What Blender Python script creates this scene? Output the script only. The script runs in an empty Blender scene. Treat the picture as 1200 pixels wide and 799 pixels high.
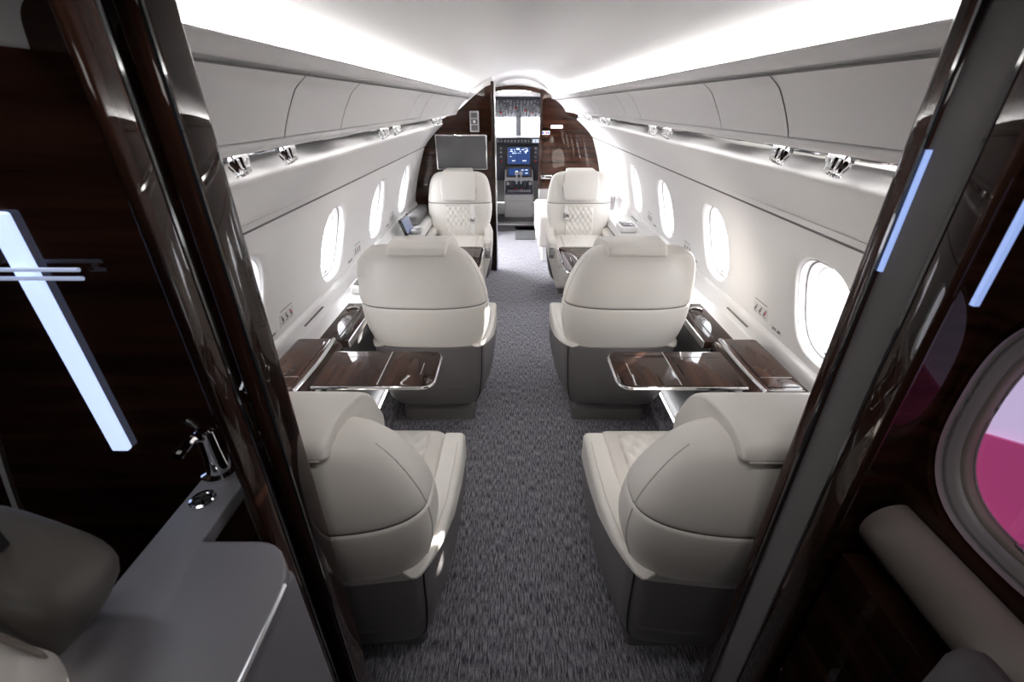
import bpy, bmesh, math, random
from math import sin, cos, pi, radians, sqrt, atan2
from mathutils import Vector, Matrix
random.seed(7)
C = bpy.context.scene.collection
S = bpy.context.scene

# ------------------------------------------------------------------ camera, world, sun, lamps, exposure
cam_d = bpy.data.cameras.new('camera'); cam = bpy.data.objects.new('camera', cam_d); C.objects.link(cam)
cam_d.sensor_width = 36.0; cam_d.lens = 36.0 * 520.0 / 1200.0; cam_d.clip_start = 0.02; cam_d.clip_end = 200
cam.location = (-0.055, 0.0, 1.52)
cam.rotation_euler = (radians(90 - 28.13), 0, radians(0.2))
cam_d.dof.use_dof = True; cam_d.dof.focus_distance = 2.4; cam_d.dof.aperture_fstop = 6.3
S.camera = cam

world = bpy.data.worlds.new('world'); S.world = world; world.use_nodes = True
wn = world.node_tree.nodes; wn['Background'].inputs[0].default_value = (0.93, 0.96, 1.0, 1)
wn['Background'].inputs[1].default_value = 11.0

sd = bpy.data.lights.new('sun', 'SUN'); sd.energy = 26.0; sd.angle = radians(0.6); sd.color = (1.0, 0.96, 0.9)
sun = bpy.data.objects.new('sun', sd); C.objects.link(sun)
sun.rotation_euler = Vector((-0.69, -0.725, -0.2)).to_track_quat('-Z', 'Y').to_euler()

def area(name, loc, target, sx, sy, energy, col=(1, 1, 1)):
    d = bpy.data.lights.new(name, 'AREA'); d.shape = 'RECTANGLE'; d.size = sx; d.size_y = sy; d.energy = energy; d.color = col
    o = bpy.data.objects.new(name, d); C.objects.link(o); o.location = loc
    o.rotation_euler = (Vector(target) - Vector(loc)).to_track_quat('-Z', 'Y').to_euler(); return o
def spot(name, loc, target, energy, ang, blend=0.3, size=0.01, col=(1, 1, 1)):
    d = bpy.data.lights.new(name, 'SPOT'); d.energy = energy; d.spot_size = radians(ang); d.spot_blend = blend
    d.shadow_soft_size = size; d.color = col
    o = bpy.data.objects.new(name, d); C.objects.link(o); o.location = loc
    o.rotation_euler = (Vector(target) - Vector(loc)).to_track_quat('-Z', 'Y').to_euler(); return o
aft = area('aft_fill_light', (0, 0.25, 1.765), (0, 1.25, 0.55), 0.7, 0.12, 1.3, (1, 0.97, 0.94)); aft.data.spread = radians(110)  # added fill above the frame to brighten the nearest seat backs
area('compartment_fill_light', (0, -0.45, 1.765), (0, 0.3, 0.6), 0.5, 0.2, 1.6, (1, 0.97, 0.94))  # unseen fill added behind the camera for the compartment walls and counter
area('entry_daylight', (-1.3, 5.0, 1.2), (0.3, 5.0, 0.2), 1.0, 1.7, 18, (1, 0.98, 0.95))

S.view_settings.view_transform = 'Standard'; S.view_settings.look = 'None'
S.view_settings.exposure = 0.48; S.view_settings.gamma = 1.0; S.view_settings.use_curve_mapping = False
S.cycles.max_bounces = 10; S.cycles.diffuse_bounces = 6; S.cycles.glossy_bounces = 4
S.cycles.sample_clamp_indirect = 6.0

# ------------------------------------------------------------------ materials
def new_mat(name):
    m = bpy.data.materials.new(name); m.use_nodes = True
    return m, m.node_tree, m.node_tree.nodes['Principled BSDF']
def bump(nt, b, scale, strength, dist=0.002, detail=3, vec=None, kind='noise'):
    t = nt.nodes.new('ShaderNodeTexNoise' if kind == 'noise' else 'ShaderNodeTexVoronoi')
    t.inputs['Scale'].default_value = scale
    if kind == 'noise': t.inputs['Detail'].default_value = detail
    tc = nt.nodes.new('ShaderNodeTexCoord')
    nt.links.new(vec if vec else tc.outputs['Object'], t.inputs['Vector'])
    bp = nt.nodes.new('ShaderNodeBump'); bp.inputs['Strength'].default_value = strength; bp.inputs['Distance'].default_value = dist
    nt.links.new(t.outputs[0], bp.inputs['Height']); nt.links.new(bp.outputs[0], b.inputs['Normal'])
    return t
def plain(name, col, rough=0.5, metal=0.0, coat=0.0, emit=0.0, bmp=None, spec=None, var=0.0):
    m, nt, b = new_mat(name)
    b.inputs['Base Color'].default_value = (*col, 1); b.inputs['Roughness'].default_value = rough
    b.inputs['Metallic'].default_value = metal
    if coat: b.inputs['Coat Weight'].default_value = coat; b.inputs['Coat Roughness'].default_value = 0.04
    if emit: b.inputs['Emission Color'].default_value = (*col, 1); b.inputs['Emission Strength'].default_value = emit
    if spec is not None: b.inputs['Specular IOR Level'].default_value = spec
    if bmp: bump(nt, b, *bmp)
    if var:
        tc = nt.nodes.new('ShaderNodeTexCoord'); n = nt.nodes.new('ShaderNodeTexNoise'); n.inputs['Scale'].default_value = 3.0
        nt.links.new(tc.outputs['Object'], n.inputs['Vector'])
        r = nt.nodes.new('ShaderNodeValToRGB')
        r.color_ramp.elements[0].position = 0.3; r.color_ramp.elements[1].position = 0.7
        r.color_ramp.elements[0].color = (*[c * (1 - var) for c in col], 1); r.color_ramp.elements[1].color = (*col, 1)
        nt.links.new(n.outputs[0], r.inputs[0]); nt.links.new(r.outputs[0], b.inputs['Base Color'])
    return m
def wood(name, scale, dark=(0.010, 0.005, 0.0035), lite=(0.060, 0.024, 0.015), rough=0.12):
    m, nt, b = new_mat(name); N = nt.nodes.new; L = nt.links.new
    tc = N('ShaderNodeTexCoord'); mp = N('ShaderNodeMapping'); mp.inputs['Scale'].default_value = scale
    L(tc.outputs['Object'], mp.inputs[0])
    n = N('ShaderNodeTexNoise'); n.inputs['Scale'].default_value = 1.0; n.inputs['Detail'].default_value = 5; n.inputs['Distortion'].default_value = 0.3
    L(mp.outputs[0], n.inputs['Vector'])
    r = N('ShaderNodeValToRGB'); e = r.color_ramp.elements
    e[0].position = 0.33; e[0].color = (*dark, 1); e[1].position = 0.72; e[1].color = (*lite, 1)
    k = e.new(0.5); k.color = (*[(a * 0.62 + c * 0.38) for a, c in zip(dark, lite)], 1)
    L(n.outputs[0], r.inputs[0]); L(r.outputs[0], b.inputs['Base Color'])
    b.inputs['Roughness'].default_value = rough; b.inputs['Coat Weight'].default_value = 0.8; b.inputs['Coat Roughness'].default_value = 0.015; b.inputs['Coat IOR'].default_value = 1.42; b.inputs['Specular IOR Level'].default_value = 0.0
    return m
def carpet(name, a, c, sx=210, sy=26):
    m, nt, b = new_mat(name); N = nt.nodes.new; L = nt.links.new
    tc = N('ShaderNodeTexCoord'); mp = N('ShaderNodeMapping'); mp.inputs['Scale'].default_value = (sx, sy, sx)
    L(tc.outputs['Object'], mp.inputs[0])
    n = N('ShaderNodeTexNoise'); n.inputs['Scale'].default_value = 1; n.inputs['Detail'].default_value = 4; n.inputs['Roughness'].default_value = 0.7
    L(mp.outputs[0], n.inputs['Vector'])
    n2 = N('ShaderNodeTexNoise'); n2.inputs['Scale'].default_value = 420; n2.inputs['Detail'].default_value = 2
    L(tc.outputs['Object'], n2.inputs['Vector'])
    mx = N('ShaderNodeMath'); mx.operation = 'MULTIPLY_ADD'; mx.inputs[1].default_value = 0.45
    sb = N('ShaderNodeMath'); sb.operation = 'SUBTRACT'; sb.inputs[1].default_value = 0.5
    L(n2.outputs[0], sb.inputs[0]); L(sb.outputs[0], mx.inputs[0]); L(n.outputs[0], mx.inputs[2])
    r = N('ShaderNodeValToRGB'); e = r.color_ramp.elements
    e[0].position = 0.40; e[0].color = (*a, 1); e[1].position = 0.62; e[1].color = (*c, 1)
    L(mx.outputs[0], r.inputs[0]); L(r.outputs[0], b.inputs['Base Color'])
    b.inputs['Roughness'].default_value = 0.95; b.inputs['Specular IOR Level'].default_value = 0.1
    b.inputs['Sheen Weight'].default_value = 0.3
    bp = N('ShaderNodeBump'); bp.inputs['Strength'].default_value = 0.5; bp.inputs['Distance'].default_value = 0.003
    L(mx.outputs[0], bp.inputs['Height']); L(bp.outputs[0], b.inputs['Normal'])
    return m
def pane_mat(name, tint=(1, 1, 1), gloss=0.06):
    m = bpy.data.materials.new(name); m.use_nodes = True; nt = m.node_tree; nt.nodes.clear()
    o = nt.nodes.new('ShaderNodeOutputMaterial'); t = nt.nodes.new('ShaderNodeBsdfTransparent'); g = nt.nodes.new('ShaderNodeBsdfGlossy')
    t.inputs[0].default_value = (*tint, 1); g.inputs['Roughness'].default_value = 0.02
    x = nt.nodes.new('ShaderNodeMixShader'); x.inputs[0].default_value = gloss
    nt.links.new(t.outputs[0], x.inputs[1]); nt.links.new(g.outputs[0], x.inputs[2]); nt.links.new(x.outputs[0], o.inputs[0])
    return m

M = dict(
    white=plain('white_panel', (0.80, 0.79, 0.785), 0.45, bmp=(900, 0.05, 0.0005)),
    ceil=plain('ceiling_panel', (0.78, 0.775, 0.775), 0.55, bmp=(700, 0.05, 0.0005)),
    leather=plain('ivory_leather', (0.72, 0.685, 0.64), 0.42, bmp=(650, 0.12, 0.0008), var=0.03),
    quilt=plain('ivory_quilted_leather', (0.71, 0.675, 0.63), 0.45, bmp=(650, 0.12, 0.0008)),
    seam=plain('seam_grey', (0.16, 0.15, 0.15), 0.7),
    stitch=plain('stitch_ivory', (0.55, 0.52, 0.49), 0.7),
    shell=plain('charcoal_shell', (0.14, 0.13, 0.132), 0.42, bmp=(500, 0.08, 0.0006)),
    shell2=plain('charcoal_plinth', (0.165, 0.155, 0.158), 0.5, bmp=(500, 0.08, 0.0006)),
    wood=wood('ebony_veneer', (1.6, 1.6, 26)),
    woodv=wood('ebony_vertical', (26, 26, 1.6), dark=(0.008, 0.004, 0.003), lite=(0.050, 0.020, 0.013)),
    woodt=wood('ebony_table', (26, 2.0, 20), dark=(0.016, 0.009, 0.007), lite=(0.058, 0.026, 0.018)),
    chrome=plain('chrome', (0.86, 0.86, 0.88), 0.07, 1.0),
    brushed=plain('brushed_metal', (0.55, 0.55, 0.56), 0.3, 1.0),
    psu=plain('grey_strip', (0.36, 0.35, 0.355), 0.25, 0.3),
    greypanel=plain('grey_console', (0.17, 0.165, 0.168), 0.45),
    dgrey=plain('dark_grey_panel', (0.11, 0.105, 0.107), 0.45),
    felt=plain('grey_felt', (0.10, 0.092, 0.095), 0.85, bmp=(800, 0.3, 0.001)),
    black=plain('black', (0.006, 0.006, 0.007), 0.6),
    gloss=plain('black_glass', (0.012, 0.012, 0.015), 0.06, coat=0.5),
    carpet=carpet('heather_carpet', (0.047, 0.046, 0.062), (0.43, 0.42, 0.47)),
    mat=carpet('dark_mat', (0.02, 0.02, 0.022), (0.06, 0.06, 0.065), 200, 200),
    led=plain('cove_led', (1.0, 0.985, 0.97), 0.5, emit=36.0),
    washled=plain('wash_led', (1.0, 0.985, 0.97), 0.5, emit=11.0),
    floorled=plain('floor_led', (1.0, 1.0, 1.0), 0.5, emit=6.0),
    bluedim=plain('blue_reflection_line', (0.50, 0.58, 0.8), 0.4, emit=0.35),  # dim glow painting the reflected cross lines
    postglow=plain('dim_blue_reflection_glow', (0.30, 0.42, 0.80), 0.4, emit=0.55),  # glow painting the reflections at the right post
    bandglow=plain('blue_white_reflection_glow', (0.50, 0.62, 1.0), 0.5, emit=0.9),  # glow painting the reflected vertical band, no lamp there
    pane=pane_mat('window_pane'), pane_v=pane_mat('violet_window_pane', (0.96, 0.94, 0.98)),
    counter=plain('grey_stone_counter', (0.19, 0.182, 0.205), 0.42, bmp=(300, 0.1, 0.0005)),
    taupe=plain('taupe_leather', (0.085, 0.075, 0.068), 0.5, bmp=(400, 0.2, 0.001)),
    brownpad=plain('brown_grey_pad', (0.25, 0.215, 0.195), 0.5, bmp=(400, 0.15, 0.001)),
    trimdark=plain('dark_window_trim', (0.30, 0.285, 0.285), 0.4),
    screen=plain('grey_screen', (0.10, 0.10, 0.105), 0.22, coat=0.4),
    blue=plain('display_blue', (0.025, 0.06, 0.20), 0.2, emit=0.6),
    dispwhite=plain('display_white', (0.75, 0.85, 1.0), 0.3, emit=0.8),
    panelgrey=plain('instrument_grey', (0.085, 0.09, 0.11), 0.5),
    knobg=plain('knob_grey', (0.42, 0.42, 0.45), 0.4),
    red=plain('red_paint', (0.65, 0.04, 0.05), 0.4), bluep=plain('blue_paint', (0.05, 0.12, 0.5), 0.4),
    print=plain('dark_print', (0.16, 0.15, 0.15), 0.6),
    placard=plain('placard', (0.70, 0.69, 0.685), 0.5),
    sign=plain('lit_sign', (1, 1, 1), 0.4, emit=1.2),
    magenta=plain('magenta_card_glow', (0.40, 0.060, 0.18), 0.4, emit=0.55), lavender=plain('lavender_card_glow', (0.60, 0.53, 0.72), 0.5, emit=0.62),  # glowing colours of the cards behind the nearest right window
    ground=plain('pale_apron', (0.40, 0.385, 0.415), 0.9, var=0.15),
    strap=plain('grey_strap', (0.80, 0.78, 0.76), 0.6),
    reflectblue=plain('screen_blue_reflection', (0.10, 0.16, 0.34), 0.08, coat=0.5),  # blue reflection on the black glass put into the screen colour
)

# ------------------------------------------------------------------ helpers
def setp(o, label=None, cat=None, group=None, kind=None):
    if label: o['label'] = label
    if cat: o['category'] = cat
    if group: o['group'] = group
    if kind: o['kind'] = kind
    return o
def obj(name, bm, mat, parent=None, angle=35, loc=None, rot=None):
    bmesh.ops.remove_doubles(bm, verts=bm.verts, dist=1e-6)
    bmesh.ops.recalc_face_normals(bm, faces=bm.faces)
    me = bpy.data.meshes.new(name); bm.to_mesh(me); bm.free()
    me.polygons.foreach_set('use_smooth', [True] * len(me.polygons))
    me.set_sharp_from_angle(angle=radians(angle))
    me.materials.append(M[mat] if isinstance(mat, str) else mat)
    o = bpy.data.objects.new(name, me); C.objects.link(o)
    if parent: o.parent = parent
    if loc: o.location = loc
    if rot: o.rotation_euler = rot
    return o
def thing(name, label, cat, loc=(0, 0, 0), rz=0, group=None):
    o = bpy.data.objects.new(name, None); C.objects.link(o); o.location = loc; o.rotation_euler = (0, 0, rz)
    o.empty_display_size = 0.1
    return setp(o, label, cat, group)
def struct(name, bm, mat, label=None, parent=None, angle=35):
    o = obj(name, bm, mat, parent, angle)
    if not parent: setp(o, label, None, None, 'structure')
    return o
def box(bm, a, b, bev=0.0, seg=3, rot=None, piv=None):
    x0, y0, z0 = a; x1, y1, z1 = b
    t = bmesh.new()
    v = [t.verts.new(p) for p in ((x0, y0, z0), (x1, y0, z0), (x1, y1, z0), (x0, y1, z0), (x0, y0, z1), (x1, y0, z1), (x1, y1, z1), (x0, y1, z1))]
    for f in ((0, 3, 2, 1), (4, 5, 6, 7), (0, 1, 5, 4), (1, 2, 6, 5), (2, 3, 7, 6), (3, 0, 4, 7)): t.faces.new([v[i] for i in f])
    if bev: bmesh.ops.bevel(t, geom=list(t.edges), offset=bev, segments=seg, profile=0.5, affect='EDGES', clamp_overlap=True)
    if rot is not None:
        p = Vector(piv) if piv else Vector(((x0 + x1) / 2, (y0 + y1) / 2, (z0 + z1) / 2))
        bmesh.ops.transform(t, matrix=Matrix.Translation(p) @ rot @ Matrix.Translation(-p), verts=t.verts)
    merge(bm, t); return bm
def merge(bm, t):
    me = bpy.data.meshes.new('tmp'); t.to_mesh(me); t.free(); bm.from_mesh(me); bpy.data.meshes.remove(me)
def B(): return bmesh.new()
def loft(bm, rings, closed=True, cap0=True, cap1=True):
    R = [[bm.verts.new(p) for p in r] for r in rings]; n = len(R[0])
    for a, b in zip(R, R[1:]):
        for i in range(n if closed else n - 1):
            j = (i + 1) % n
            bm.faces.new((a[i], a[j], b[j], b[i]))
    if closed and cap0: bm.faces.new(R[0][::-1])
    if closed and cap1: bm.faces.new(R[-1])
    return bm
def tube(bm, pts, r, n=8, closed=False):
    pts = [Vector(p) for p in pts]; rings = []; up = Vector((0, 0, 1))
    m = len(pts)
    for i, p in enumerate(pts):
        d = (pts[(i + 1) % m] - pts[i - 1]) if closed else (pts[min(i + 1, m - 1)] - pts[max(i - 1, 0)])
        d.normalize(); a = d.cross(up)
        if a.length < 1e-3: a = d.cross(Vector((1, 0, 0)))
        a.normalize(); b = a.cross(d)
        rings.append([p + r * (cos(2 * pi * k / n) * a + sin(2 * pi * k / n) * b) for k in range(n)])
    if closed: rings.append(rings[0])
    return loft(bm, rings, cap0=not closed, cap1=not closed)
def lathe(bm, prof, n=24, mat=None, flutes=0, depth=0.0):
    rings = []
    for r, z in prof:
        rings.append([Vector(((r * (1 + depth * (abs(sin(flutes * t / 2)) - 0.5)) if flutes else r) * cos(t), (r * (1 + depth * (abs(sin(flutes * t / 2)) - 0.5)) if flutes else r) * sin(t), z)) for t in (2 * pi * k / n for k in range(n))])
    if mat is not None: rings = [[mat @ p for p in r] for r in rings]
    return loft(bm, rings)
def round_poly(pts, radii, seg=6):
    out = []; n = len(pts)
    if not isinstance(radii, (list, tuple)): radii = [radii] * n
    for i in range(n):
        p = Vector(pts[i]); a = Vector(pts[i - 1]); b = Vector(pts[(i + 1) % n]); r = radii[i]
        if r <= 0: out.append(p); continue
        da = (a - p); db = (b - p); la, lb = da.length, db.length; r = min(r, la * 0.48, lb * 0.48)
        s = p + da.normalized() * r; e = p + db.normalized() * r
        for k in range(seg + 1):
            t = k / seg; out.append((1 - t) ** 2 * s + 2 * t * (1 - t) * p + t * t * e)
    return [tuple(v) for v in out]
def prism(bm, poly, axis, lo, hi, bev=0.0, seg=3):
    """extrude a 2-D polygon along axis: 'x' poly=(y,z), 'y' poly=(x,z), 'z' poly=(x,y)"""
    def P(p, h): return (h, p[0], p[1]) if axis == 'x' else (p[0], h, p[1]) if axis == 'y' else (p[0], p[1], h)
    t = bmesh.new(); loft(t, [[P(p, lo) for p in poly], [P(p, hi) for p in poly]])
    if bev:
        cap = [e for e in t.edges if any(len(f.verts) > 4 for f in e.link_faces) or len(poly) == 4]
        bmesh.ops.recalc_face_normals(t, faces=t.faces)
        bmesh.ops.bevel(t, geom=cap, offset=bev, segments=seg, profile=0.5, affect='EDGES', clamp_overlap=True)
    merge(bm, t); return bm
def interp(tab, z):
    """smooth interpolation of rows (z, a, b, ...)"""
    if z <= tab[0][0]: return tab[0][1:]
    if z >= tab[-1][0]: return tab[-1][1:]
    for i in range(len(tab) - 1):
        if tab[i][0] <= z <= tab[i + 1][0]:
            p0 = tab[max(i - 1, 0)]; p1 = tab[i]; p2 = tab[i + 1]; p3 = tab[min(i + 2, len(tab) - 1)]
            t = (z - p1[0]) / (p2[0] - p1[0]); h = p2[0] - p1[0]; out = []
            for k in range(1, len(p1)):
                m1 = (p2[k] - p0[k]) / max(p2[0] - p0[0], 1e-6) * h; m2 = (p3[k] - p1[k]) / max(p3[0] - p1[0], 1e-6) * h
                t2, t3 = t * t, t * t * t
                out.append((2 * t3 - 3 * t2 + 1) * p1[k] + (t3 - 2 * t2 + t) * m1 + (-2 * t3 + 3 * t2) * p2[k] + (t3 - t2) * m2)
            return out
def sgnp(v, e): return math.copysign(abs(v) ** e, v)
def copy_tree(o, parent=None):
    c = o.copy(); C.objects.link(c)
    if parent: c.parent = parent
    for ch in list(o.children): copy_tree(ch, c)
    return c

SHIFT = [(0.0, 0.0, 0.006), (0.30, 0.10, 0.024), (0.36, 0.14, 0.027), (0.41, 0.14, 0.024), (0.45, 0.135, 0.022), (0.53, 0.105, -0.010), (0.58, 0.095, -0.019), (0.67, 0.07, -0.016), (0.868, 0.0, 0.0), (1.2, 0.0, 0.0)]
def taper(o):
    """the cabin narrows towards the nose: widen the upper shell towards the aft end"""
    for v in (o.data.vertices if o.type == 'MESH' else []):
        f = 1 - (v.co.y - 0.58) / 5.12; ax = abs(v.co.x)
        for p, q in zip(SHIFT, SHIFT[1:]):
            if p[0] <= ax <= q[0]:
                t = (ax - p[0]) / (q[0] - p[0]); dx = p[1] + (q[1] - p[1]) * t; dz = p[2] + (q[2] - p[2]) * t
                v.co.x += math.copysign(dx * f, v.co.x); v.co.z += dz * f; break
    for ch in o.children: taper(ch)

# ------------------------------------------------------------------ setting: shell of the cabin
LY, RY, FY = 4.40, 5.70, 5.70       # left bulkhead, right bulkhead, cockpit doorway
AY = 0.585                          # forward face of the aft compartment
b = B(); box(b, (-1.1, -1.2, -0.05), (1.1, 6.5, 0.0)); floor = struct('floor', b, 'carpet', 'grey heather carpet with fine lengthwise lines in the aisle')

def profile_sweep(bm, prof, y0, y1, side, ny=2):
    rows = [[(side * x, y0 + (y1 - y0) * k / (ny - 1), z) for k in range(ny)] for x, z in prof]
    return loft(bm, rows, closed=False)

CE = [(0, 1.766), (0.10, 1.758), (0.19, 1.731), (0.27, 1.690), (0.33, 1.652), (0.38, 1.620), (0.415, 1.600), (0.438, 1.582), (0.445, 1.55)]
b = B()
prof = [(-x, z) for x, z in CE[::-1]] + CE[1:]
def fine(prof, n=5):
    out = []
    tab = [(i, *p) for i, p in enumerate(prof)]
    for i in range((len(prof) - 1) * n + 1): out.append(tuple(interp(tab, i / n)))
    return out
profile_sweep(b, fine(prof), 0.44, FY, 1)
ceiling = struct('ceiling', b, 'ceil', 'white vaulted cabin ceiling panel between two light coves', angle=60)
taper(ceiling); bm = ceiling.modifiers.new('thick', 'SOLIDIFY'); bm.thickness = 0.01; bm.offset = 1

# sidewalls with oval window openings
WP = [(0.868, 1.170), (0.890, 1.11), (0.914, 1.04), (0.934, 0.98), (0.952, 0.92), (0.968, 0.86), (0.982, 0.80), (0.993, 0.74), (1.0, 0.69)]
def wallx(z): return interp([(q[1], q[0]) for q in WP[::-1]], z)[0]
WZ, WA, WB = 0.905, 0.160, 0.188
ZT, ZB = 1.170, 0.69
def oval(th, a, bb, n=2.7): return sgnp(cos(th), 2 / n) * a, sgnp(sin(th), 2 / n) * bb
def wall_cell(bm, side, y0, y1, wy):
    m = 16; per = []
    for k in range(m): per.append((y0 + (y1 - y0) * k / m, ZB))
    for k in range(m): per.append((y1, ZB + (ZT - ZB) * k / m))
    for k in range(m): per.append((y1 - (y1 - y0) * k / m, ZT))
    for k in range(m): per.append((y0, ZT - (ZT - ZB) * k / m))
    cy, cz = (y0 + y1) / 2, (ZB + ZT) / 2
    inner = []
    for (y, z) in per:
        th = atan2((z - cz) / (ZT - ZB), (y - cy) / (y1 - y0)); oy, oz = oval(th, WA, WB); inner.append((wy + oy, WZ + oz))
    rings = []
    for t in (0, 0.25, 0.5, 0.72, 0.88, 1.0):
        r = []
        for (p, q) in zip(per, inner):
            y = p[0] + (q[0] - p[0]) * t; z = p[1] + (q[1] - p[1]) * t
            r.append((side * wallx(z), y, z))
        rings.append(r)
    # rolled edge into the reveal
    for k, (sc, dx) in enumerate(((0.97, 0.004), (0.94, 0.014), (0.925, 0.03))):
        rings.append([(side * (wallx(WZ + (q[1] - WZ) * sc) + dx), wy + (q[0] - wy) * sc, WZ + (q[1] - WZ) * sc) for q in inner])
    loft(bm, rings, cap0=False, cap1=False)
LW = [1.33, 2.19, 3.00, 3.81]; RW = [1.33, 2.20, 3.03, 3.83, 4.71]
def build_wall(side, wins, yend, name, label):
    bm = B(); cuts = [AY - 0.02] + [(a + c) / 2 for a, c in zip(wins, wins[1:])] + [yend]
    for i, w in enumerate(wins): wall_cell(bm, side, cuts[i], cuts[i + 1], w)
    wall = struct(name, bm, 'white', label, angle=50)
    y0, y1 = AY - 0.02, yend
    u = B(); profile_sweep(u, fine([(0.88, 1.41), (0.76, 1.395), (0.705, 1.383), (0.680, 1.377), (0.669, 1.367), (0.675, 1.355), (0.70, 1.335), (0.755, 1.288), (0.815, 1.232), (0.8605, 1.1795)], 4), y0, y1, side)
    taper(struct('upper_panel', u, 'white', parent=wall, angle=60))
    g = B(); profile_sweep(g, [(0.845, 1.205), (0.870, 1.188), (0.876, 1.160), (0.90, 1.135)], y0, y1, side); struct('groove', g, 'seam', parent=wall)
    l = B(); profile_sweep(l, fine([(1.02, 0.692), (1.000, 0.691), (0.990, 0.684), (0.984, 0.674), (0.982, 0.645), (0.980, 0.615), (0.980, 0.56)], 3), y0, y1, side)
    struct('ledge', l, 'white', parent=wall, angle=60)
    return wall, cuts
wl, _ = build_wall(-1, LW, LY, 'wall_left', 'white curved sidewall with oval windows along the left of the aisle')
wr, _ = build_wall(1, RW, RY, 'wall_right', 'white curved sidewall with oval windows along the right of the aisle')

def window(n, side, wy, xz=None, mats=('white', 'white', 'pane'), label=None, a=WA, bb=WB, wz=WZ, X=None, dp=1.0):
    root = bpy.data.objects.new('window_%d' % n, None); C.objects.link(root); root.location = (0, wy, wz); root['kind'] = 'structure'
    root['label'] = label
    fx = (lambda z: X) if X else wallx
    m = 64
    def ring(sc, dx): 
        r = []
        for k in range(m):
            oy, oz = oval(2 * pi * k / m, a * sc, bb * sc); r.append((side * (fx(wz + oz) + dx * dp), oy, oz))
        return r
    f = B(); loft(f, [ring(0.93, 0.012), ring(0.925, 0.032), ring(0.86, 0.045), ring(0.83, 0.055), ring(0.81, 0.085), ring(0.99, 0.095)], cap0=False, cap1=False)
    obj('frame', f, mats[0], root, 50)
    g = B(); loft(g, [ring(0.82, 0.058), ring(0.80, 0.060), ring(0.785, 0.066), ring(0.78, 0.085)], cap0=False, cap1=False); obj('inner_bezel', g, mats[1], root, 50)
    s = B(); tube(s, ring(0.905, 0.036), 0.0022, 6, True); obj('shade_gap', s, 'seam', root)
    s = B(); tube(s, ring(0.775, 0.088), 0.0018, 6, True); obj('seal', s, 'psu', root)
    p = B(); loft(p, [ring(0.80, 0.089), ring(0.80, 0.093)]); obj('pane', p, mats[2], root)
    l = B(); zz = -bb * 0.80; xx = side * (fx(wz + zz) + 0.042)
    box(l, (xx - 0.009, -0.016, zz - 0.006), (xx + 0.009, 0.016, zz + 0.008), 0.003); obj('latch', l, 'brushed', root)
    return root
n = 0
ordl = ['first oval window of the left wall, beside the nearest left seat', 'second oval window of the left wall, beside the middle left seat', 'third oval window of the left wall, beyond the middle left seat', 'oval window of the left wall next to the dark bulkhead']
for i, y in enumerate(LW): n += 1; window(n, -1, y, label=ordl[i])
ordr = ['nearest white oval window of the right wall, cut by the door post', 'large oval window above the right side table', 'oval window of the right wall beyond the middle right seat', 'fourth oval window of the right wall beside the facing seat', 'farthest narrow oval window of the right wall near the bulkhead']
for i, y in enumerate(RW): n += 1; window(n, 1, y, label=ordr[i])

# light coves behind the bins, end walls, vestibule, outside
for side in (-1, 1):
    yend = LY if side < 0 else RY
    b = B(); profile_sweep(b, [(0.362, 1.586), (0.360, 1.589), (0.364, 1.590), (0.372, 1.575), (0.385, 1.566), (0.45, 1.563)], AY - 0.005, yend, side)
    struct('trim_%d' % (1 if side < 0 else 2), b, 'white', 'white cove lip over the %s overhead bins' % ('left' if side < 0 else 'right'), angle=40); taper(bpy.data.objects['trim_%d' % (1 if side < 0 else 2)])
    b = B(); xa, xb = sorted((side * 0.392, side * 0.408)); box(b, (xa, AY + 0.05, 1.572), (xb, yend - 0.05, 1.578))
    o = obj('light_strip', b, 'led'); taper(o); setp(o, 'hidden white light strip in the cove over the %s overhead bins' % ('left' if side < 0 else 'right'), 'light strip', 'cove light strips')

OUT = [(0.30, 1.650), (0.38, 1.595), (0.57, 1.45), (0.70, 1.40), (0.80, 1.29), (0.87, 1.20), (0.905, 1.13), (0.935, 1.05), (0.965, 0.95), (0.985, 0.86), (1.01, 0.70), (1.01, 0.0)]
def bulkhead(name, side, y, xin, label):
    pts = [(side * xin, 0.0 if side < 0 else 0.60), (side * xin, 1.668)] + [(side * x, z) for x, z in OUT[:-1]] + [(side * 1.01, 0.0 if side < 0 else 0.60)]
    b = B(); prism(b, pts, 'y', y, y + 0.03); return struct(name, b, 'wood', label)
bulkhead('partition_left', -1, LY, 0.235, 'glossy dark ebony bulkhead panel behind the left facing seat')
bulkhead('partition_right', 1, RY, 0.265, 'glossy dark ebony bulkhead panel right of the cockpit doorway')
for side, y, nm in ((-1, LY + 0.03, 'wall_front_left'), (1, RY + 0.03, 'wall_front_right')):
    xin = 0.235 if side < 0 else 0.265
    pts = [(side * xin, 0), (side * xin, 1.79), (side * 0.6, 1.79), (side * 1.1, 1.4), (side * 1.1, 0)]
    b = B(); prism(b, pts, 'y', y, y + 0.02); struct(nm, b, 'white', 'white end panel above and behind the %s dark bulkhead' % ('left' if side < 0 else 'right'))
# chrome and dark edge trims of the passage
b = B(); box(b, (-0.255, LY - 0.02, 0), (-0.222, LY + 0.055, 1.69), 0.006); t = struct('trim_3', b, 'woodv', 'dark polished edge post of the left bulkhead')
b = B(); box(b, (-0.228, LY - 0.026, 0), (-0.214, LY - 0.012, 1.70), 0.004); struct('chrome_strip', b, 'chrome', parent=t)
b = B(); box(b, (0.245, RY - 0.02, 0.6), (0.275, RY + 0.055, 1.66), 0.006); struct('trim_4', b, 'woodv', 'dark edge post of the bulkhead right of the doorway')
b = B(); box(b, (0.252, RY - 0.03, 0.0), (0.98, RY + 0.02, 0.60), 0.004); struct('lower_panel', b, 'brushed', parent=t)
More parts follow.
